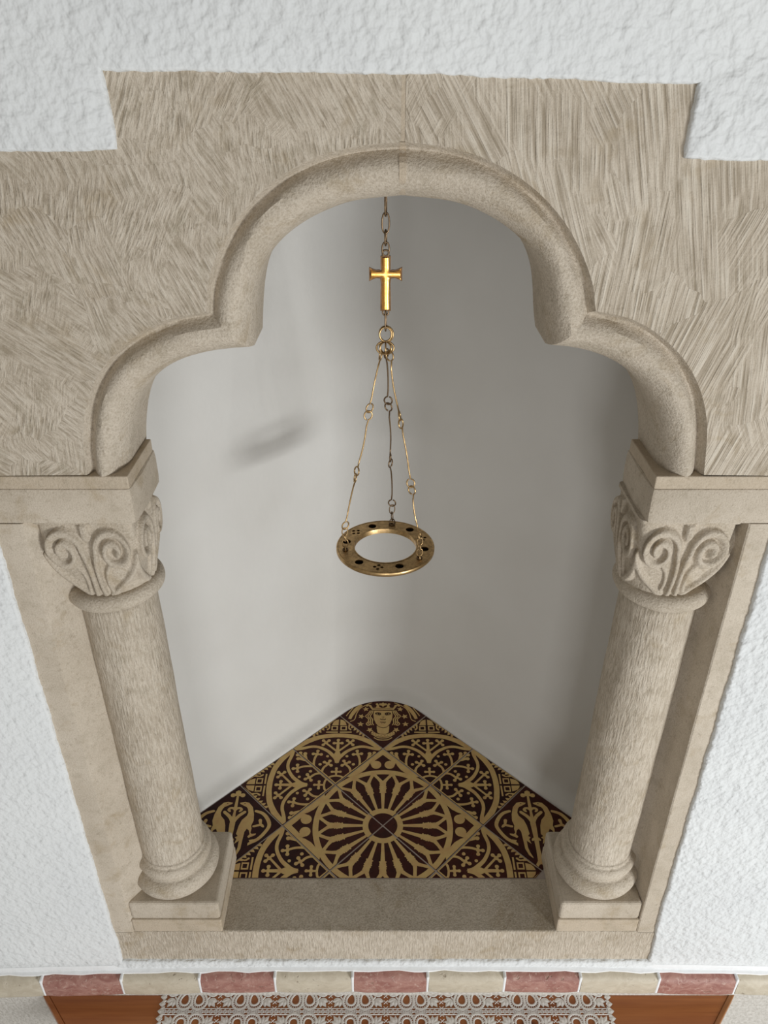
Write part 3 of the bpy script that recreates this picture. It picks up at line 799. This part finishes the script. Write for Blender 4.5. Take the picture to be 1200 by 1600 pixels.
lace = empty('lace_runner', (0, -.12, ZT)); tag(lace, 'white openwork lace runner lying on the wooden shelf', 'lace cloth')
LXP = .1085; 
def ribbon(mb, pts, w, z=.0006, th=.0007, closed=False):
    q = [Vector((p[0], p[1])) for p in pts]; N = len(q); vs = []
    for k in range(N):
        t = (q[(k + 1) % N] - q[k - 1]) if closed else (q[min(k + 1, N - 1)] - q[max(k - 1, 0)])
        t = t.normalized(); nn = Vector((-t.y, t.x)) * w / 2
        for s, zz in ((1, z), (.45, z + th), (-.45, z + th), (-1, z)): p = q[k] + nn * s; vs.append((p.x, p.y, zz))
    fs = []
    for k in range(N if closed else N - 1):
        a, b = 4 * k, 4 * ((k + 1) % N)
        for j in range(3): fs.append((a + j, a + j + 1, b + j + 1, b + j))
    mb.add(vs, fs)
def petal(mb, cx, cy, ang, L, W, dots=True):
    ca, sa = math.cos(ang), math.sin(ang)
    def ov(s, n=18):
        out = []
        for k in range(n):
            a = 2 * math.pi * k / n; u = math.sin(a) * W * s * (1 + .28 * math.cos(a)); v = -math.cos(a) * -L * s
            out.append((cx + ca * v - sa * u, cy + sa * v + ca * u))
        return out
    ribbon(mb, ov(.60), .0040, closed=True); i, o = ov(.72, 22), ov(.93, 22)
    for a, b in zip(i, o): ribbon(mb, [a, b], .0013, .0004, .0005)
    ribbon(mb, ov(1.0, 22), .0044, closed=True)
def leaf(mb, x, y, ang, L, W):
    ca, sa = math.cos(ang), math.sin(ang); pts = []
    for k in range(9): t = k / 8; pts.append((t * L, W * math.sin(math.pi * t ** .8)))
    for k in range(7, 0, -1): t = k / 8; pts.append((t * L, -W * math.sin(math.pi * t ** .8)))
    vs = [(x + ca * u - sa * v, y + sa * u + ca * v, .0005) for u, v in pts] + [(x + ca * L * .5, y + sa * L * .5, .0014)]
    n = len(pts); mb.add(vs, [(k, (k + 1) % n, n) for k in range(n)])
LYP = .080
mb = MB()
for s in (-1, 1):
    for v in (-1, 1):
        petal(mb, s * .0135, v * .0175, math.atan2(v * .95, s * .22), .0185, .0142)
    petal(mb, s * .0365, .0, 0 if s > 0 else math.pi, .0125, .0105)
    for v in (-1, 1):
        for a, L in ((20, .014), (52, .016), (85, .013)):
            an = math.atan2(v * math.sin(R(a)), s * math.cos(R(a))); leaf(mb, s * .0345, v * .0165, an, L * 1.25, .0048)
        ribbon(mb, [(s * .026, v * .022), (s * .034, v * .013)], .003)
hx, hy = LXP / 2, LYP / 2
for v in (-1, 1):
    ribbon(mb, [(-hx, v * (hy - .0012)), (hx, v * (hy - .0012))], .0016)
    for k in range(-6, 6):
        x = (k + .5) * hx / 6
        ribbon(mb, [(x, v * (hy - .0055)), (x - .0028, v * (hy)),], .0012); ribbon(mb, [(x, v * (hy - .0055)), (x + .0028, v * hy)], .0012)
    ribbon(mb, [(-hx, v * (hy - .0055)), (-.02, v * (hy - .0055)), (0, v * (hy - .0065)), (.02, v * (hy - .0055)), (hx, v * (hy - .0055))], .0015)
for s in (-1, 1):
    for k in range(-3, 4):
        ribbon(mb, [(s * (hx - .004), k * hy / 3.5 - .0035), (s * hx, k * hy / 3.5)], .0013); ribbon(mb, [(s * (hx - .004), k * hy / 3.5 + .0035), (s * hx, k * hy / 3.5)], .0013)
lm = None
XL0, _ = PT(299, 1570)
YR0 = PT(600, 1581)[1]                        # a seam between two rows
for j in range(3):
    for k in range(8):
        cxm = XL0 + k * LXP; cym = YR0 + LYP / 2 - j * LYP
        if lm is None:
            mo = mb.obj('lace_motif', M['lace'], None, fix=False); lm = mo
            for v_ in mo.data.vertices: pass
        else:
            mo = lm.copy(); C.objects.link(mo)
        mo.parent = lace; mo.location = (cxm, cym + .12, .0004)
mb = MB()
xl, xr = XL0 - LXP / 2, XL0 + 7.5 * LXP; yt, yb = YR0 + LYP, YR0 - 2 * LYP
for sx, xe in ((-1, xl), (1, xr)):
    y = yt; k = 0
    while y > yb + .005:
        leaf(mb, xe - sx * .004, y, 0 if sx > 0 else math.pi, .013, .0055)
        leaf(mb, xe - sx * .004, y - .006, R(-25) if sx > 0 else R(205), .010, .003); y -= .0132; k += 1
x = xl
while x < xr: leaf(mb, x, yb + .003, R(-90), .012, .005); x += .0132
for v in mb.v: pass
mb.v = [(a, b, c + ZT + .0004) for a, b, c in mb.v]
mb.obj('scalloped_edge', M['lace'], lace)

# ------------------------------------------------------------------ hanging lamp holder
LY = .215; LX = .0022
lamp = empty('hanging_lamp_holder', (LX, LY, ZP(850, LY)))
tag(lamp, 'brass hanging lamp holder with cross and pierced ring on chains inside the niche', 'hanging lamp')
def link_pts(cx, cy, z0, z1, w, ang, n=18):
    """oval link standing upright between z0 and z1"""
    h = (z1 - z0) / 2; zc = (z0 + z1) / 2; pts = []
    for k in range(n):
        a = 2 * math.pi * k / n; u, v = w * math.sin(a), h * math.cos(a)
        u = w * math.copysign(abs(math.sin(a)) ** .8, math.sin(a))
        pts.append((cx + u * math.cos(ang), cy + u * math.sin(ang), zc + v))
    return pts
# chain down to the cross
ys = [345 + (310 - 345) * 1.0, 338, 362, 381, 398]
zs_ = [ZP(y, LY) for y in (300, 335, 362, 381, 397)]
z_top = 1.595
seq = []; z = zs_[0]
tops = []
while z < z_top: tops.append(z); z += .030
tops.append(z)
allz = tops[::-1] + zs_[1:]
for k in range(len(allz) - 1):
    a = R(8) if k % 2 else R(78)
    mb = MB(); mb.tube(link_pts(LX, LY, allz[k + 1] - .0022, allz[k] + .0022, .0048, a), .00115, 7, True)
    mb.obj('chain_link', M['bronze'], lamp, smooth=True)
mb = MB(); mb.tube([(LX, LY, 1.60), (LX, LY, 1.585), (LX + .004, LY, 1.578), (LX, LY, 1.572)], .0016, 8); mb.obj('ceiling_hook', M['bronze'], lamp, smooth=True)

# cross: outline plate with raised polished front
zt, zb = ZP(401, LY), ZP(484, LY); zc = ZP(428, LY); za, zb_ = ZP(419, LY), ZP(437, LY); aw = .0212
def cross_outline(g):
    hw = .0058 + g; r = []
    top = [(-hw, zt + g), (hw, zt + g)]
    pts = [(-hw, zt + g), (hw, zt + g), (hw * .95, za - .003), (hw + .0015, zc + .0045 + g), (hw + .006, zc + .0042 + g), (aw * .8, zc + .0056 + g), (aw + g, zc + .0082 + g),
           (aw + g, zc - .0082 - g), (aw * .8, zc - .0056 - g), (hw + .006, zc - .0042 - g), (hw + .0005, zc - .0047 - g), (hw * .93, zc - .012), (hw * 1.02, zc - .03), (hw * 1.05, zb - g)]
    left = [(-x, z) for x, z in pts[2:][::-1]]
    return pts[1:] + left + [pts[0]]
cross = empty('cross', (0, 0, 0)); cross.parent = lamp
def slab(mb, outl, y0, y1, inset=0, mi=0, cz=None):
    v, f = fill2d([outl]); n = len(outl)
    mb.add([(LX + p.x, y0, p.y) for p in v], f, mi); mb.add([(LX + p.x, y1, p.y) for p in v], f, mi)
    mb.add([(LX + p[0], y, p[1]) for y in (y0, y1) for p in outl], [(k, (k + 1) % n, n + (k + 1) % n, n + k) for k in range(n)], mi)
C.objects.unlink(cross); bpy.data.objects.remove(cross)
mb = MB(); slab(mb, cross_outline(.0011), LY - .0015, LY + .0015); cross = mb.obj('cross', M['dark'], lamp); bevel(cross, .0004, 1)
tag(cross, 'polished gold coloured cross with dark edges')
# raised front with a ridge along the middle
inn = cross_outline(-.0011); mb = MB(); n = len(inn)
v, f = fill2d([inn])
bm = bmesh.new(); bv = [bm.verts.new((LX + p.x, LY - .0016, p.y)) for p in v]
for t_ in f: bm.faces.new([bv[i] for i in t_])
bmesh.ops.subdivide_edges(bm, edges=bm.edges[:], cuts=5, use_grid_fill=True)
for q in bm.verts:
    x, z = q.co.x - LX, q.co.z; hw = .0047
    d1 = max(0, 1 - (abs(x) / hw) ** 2) if abs(x) < hw else 0
    d2 = max(0, 1 - (abs(z - zc) / .0052) ** 2) if abs(z - zc) < .0052 else 0
    q.co.y -= .0016 * max(d1 * (1 if zb < z < zt else 0), d2 * (1 if abs(x) < aw - .0012 else 0)) ** .7 + .0003
m_ = bpy.data.meshes.new('raised_front'); bmesh.ops.recalc_face_normals(bm, faces=bm.faces); bm.to_mesh(m_); bm.free(); m_.materials.append(M['gold'])
off = wloc(lamp)
for q in m_.vertices: q.co -= off
m_.polygons.foreach_set('use_smooth', [True] * len(m_.polygons))
fo = bpy.data.objects.new('raised_front', m_); C.objects.link(fo); fo.parent = cross
# eyes of the cross
mb = MB(); mb.tube(link_pts(LX, LY, zt - .001, zt + .0085, .0042, 0), .0013, 7, True); mb.obj('eye', M['bronze'], cross, smooth=True)
mb = MB(); mb.tube(link_pts(LX, LY, zb - .0075, zb + .001, .0040, 0), .0013, 7, True); mb.obj('eye', M['bronze'], cross, smooth=True)
mb = MB(); mb.tube(link_pts(LX, LY, ZP(517, LY), ZP(484, LY), .0028, R(80)), .0012, 7, True); mb.obj('long_link', M['bronze'], lamp, smooth=True)

# double hook ring carrying the three wires
zA, zB, zC_ = ZP(511, LY), ZP(533, LY), ZP(553, LY)
def ring_pts(cx, cy, cz, rx_, rz_, ang, n=24, a0=0, a1=360):
    m = n if a1 - a0 < 360 else n
    out = []
    for k in range(m + (1 if a1 - a0 < 360 else 0)):
        a = R(a0 + (a1 - a0) * k / m); u = rx_ * math.cos(a); out.append((cx + u * math.cos(ang), cy + u * math.sin(ang), cz + rz_ * math.sin(a)))
    return out
r1 = (zA - zB) / 2; r2_ = (zB - zC_) / 2
mb = MB()
mb.tube(ring_pts(LX, LY - .001, zB + r1, .0085, r1, R(6)), .0014, 7, True); mb.tube(ring_pts(LX + .001, LY + .001, zB + r1, .0100, r1 + .001, R(-14)), .0013, 7, True)
mb.tube(ring_pts(LX - .0005, LY - .001, zB - r2_, .0122, r2_, R(0)), .0014, 7, True)
for a in (40, 90, 140): mb.tube(ring_pts(LX, LY, zB - r2_, .0105, r2_ * .95, R(a)), .0012, 6, True)
o = mb.obj('double_hook', M['brass'], lamp, smooth=True); tag(o, 'looped brass hook gathering the three wires')

# ring
RR = .0780; RI = .0507; ZR = ZP(852, LY); ring_c = (LX + .0, LY)
holes = []
def circ(cx, cy, r, n): return [(cx + r * math.cos(2 * math.pi * k / n), cy + r * math.sin(2 * math.pi * k / n)) for k in range(n)]
mid = (RR + RI) / 2
for a in (50, 110, 170, 230, 290, 350): holes.append(circ(mid * math.cos(R(a)), mid * math.sin(R(a)), .0068, 18))
for a in (20, 140, 260):
    for dr, da in ((.0055, 0), (-.0055, 0), (0, 5.2), (0, -5.2)): holes.append(circ((mid + dr) * math.cos(R(a + da)), (mid + dr) * math.sin(R(a + da)), .0027, 10))
outl = circ(0, 0, RR, 96); inl = circ(0, 0, RI, 72)
v, f = fill2d([outl, inl] + holes); mb = MB(); th = .0022
for zz in (ZR, ZR - th): mb.add([(LX + p.x, LY + p.y, zz) for p in v], f)
for lp in [outl, inl] + holes:
    n = len(lp); mb.add([(LX + p[0], LY + p[1], zz) for zz in (ZR, ZR - th) for p in lp], [(k, (k + 1) % n, n + (k + 1) % n, n + k) for k in range(n)])
ringo = mb.obj('pierced_ring', M['brass'], lamp); auto_smooth(ringo, 50)
tag(ringo, 'flat brass ring pierced with round holes and clusters of dots')
mb = MB()                                      # rolled lips
vs = []; fs = []; n = 96; pf = ((RR - .001, ZR + .0003), (RR + .0012, ZR), (RR + .0021, ZR - .0015), (RR + .0021, ZR - .0062), (RR + .001, ZR - .0075), (RR - .002, ZR - .0075), (RR - .001, ZR - .002))
for k in range(n):
    a = 2 * math.pi * k / n
    for r_, z_ in pf: vs.append((LX + r_ * math.cos(a), LY + r_ * math.sin(a), z_))
mb.add(vs, [(k * 7 + j, k * 7 + (j + 1) % 7, ((k + 1) % n) * 7 + (j + 1) % 7, ((k + 1) % n) * 7 + j) for k in range(n) for j in range(7)])
mb.obj('outer_rim', M['brass'], ringo, smooth=True)
mbu = MB(); v_, f_u = fill2d([circ(0, 0, RR, 72), circ(0, 0, RI, 60)])
for zz in (ZR - .0062, ZR - .0072): mbu.add([(LX + p.x, LY + p.y, zz) for p in v_], f_u)
mbu.obj('under_plate', M['bronze'], ringo)
vs = []; fs = []; n = 72
for k in range(n):
    a = 2 * math.pi * k / n
    for r_, z_ in ((RI + .0022, ZR + .0006), (RI, ZR + .0004), (RI - .0006, ZR - .003), (RI - .0006, ZR - .0075), (RI + .001, ZR - .0075), (RI + .0012, ZR)): vs.append((LX + r_ * math.cos(a), LY + r_ * math.sin(a), z_))
for k in range(n):
    for j in range(6): fs.append((k * 6 + j, k * 6 + (j + 1) % 6, ((k + 1) % n) * 6 + (j + 1) % 6, ((k + 1) % n) * 6 + j))
o = obj('inner_collar', vs, fs, M['brass'], ringo); auto_smooth(o, 50)

# three suspensions
def eye_and_wire(A, B, side, bend, bronze):
    """one wire with an open eye at each end, from A to B"""
    A, B = Vector(A), Vector(B); d = (B - A); L = d.length; d.normalize()
    r_ = .0070; p = []
    sv = Vector(side).normalized(); sv = (sv - d * sv.dot(d)).normalized(); sb = d.cross(sv).normalized()
    s2 = (sv * .4 + sb).normalized()
    c1, c2 = A + d * r_, B - d * r_
    for k in range(21): a = R(-172 + 335 * k / 20); p.append(c1 - d * r_ * math.cos(a) * 1.0 + sv * r_ * .85 * math.sin(a))
    p[-1] = p[-1]; st, en = c1 + d * (r_ * 1.25), c2 - d * (r_ * 1.25)
    for k in range(1, 8): t = k / 8; p.append(st.lerp(en, t) + sv * bend * math.sin(math.pi * t))
    for k in range(21): a = R(172 - 335 * k / 20); p.append(c2 + d * r_ * math.cos(a) + s2 * r_ * .85 * math.sin(a) * (1))
    mb = MB(); mb.tube(p, .00120, 7); mb.obj('wire_rod', bronze, lamp, smooth=True)
specs = [(192, (595, 566), (577, 643), (557.5, 741), (540, 826), 4, (1, .2, 0)),
         (325, (609, 564), (621, 656), (638, 760), (649, 842), 4, (.6, 1, 0)),
         (80, (606, 556), (605, 631), (609.5, 719), (611.5, 790), 3, (.9, -.5, 0))]
for ang, p0, p1, p2, p3, nl, side in specs:
    bx_, by_ = LX + .066 * math.cos(R(ang)), LY + .066 * math.sin(R(ang))
    top = Vector((LX + .006 * math.cos(R(ang)), LY + .006 * math.sin(R(ang)), zC_ + .004))
    # height of the lowest wire end: the point above the attachment where the photo shows it
    zl = ZP(p3[1], by_); 
    end = Vector((bx_, by_, zl))
    cuts = [0]
    for pp in (p1, p2):
        best = min(((abs(ZP(pp[1], top.lerp(end, t / 200).y) - top.lerp(end, t / 200).z)), t / 200) for t in range(200)); cuts.append(best[1])
    cuts.append(1)
    mt = M['brass'] if ang != 80 else M['bronze']
    for k in range(3):
        a, b = top.lerp(end, cuts[k]), top.lerp(end, cuts[k + 1]); dd = (end - top).normalized() * .0012
        eye_and_wire(a - dd, b + dd, Vector(side) if k % 2 else Vector((side[1], -side[0], 0)), .0022 * (1 if k % 2 else -1), mt)
    # small links down to the ring
    hgt = (end.z - (ZR - .004)) / nl
    for k in range(nl):
        za_, zb2 = end.z - hgt * k + .0016, end.z - hgt * (k + 1) - .0016
        mb = MB(); mb.tube(link_pts(bx_, by_, zb2, za_, .0048, R(20 + 85 * k)), .00095, 6, True); mb.obj('small_link', mt, lamp, smooth=True)
    mb = MB(); mb.tube(circ_pts := [(bx_ + .004 * math.cos(R(a)), by_ + .004 * math.sin(R(a)), ZR + .001) for a in range(0, 360, 30)], .0011, 6, True); mb.obj('eyelet', M['bronze'], lamp, smooth=True)
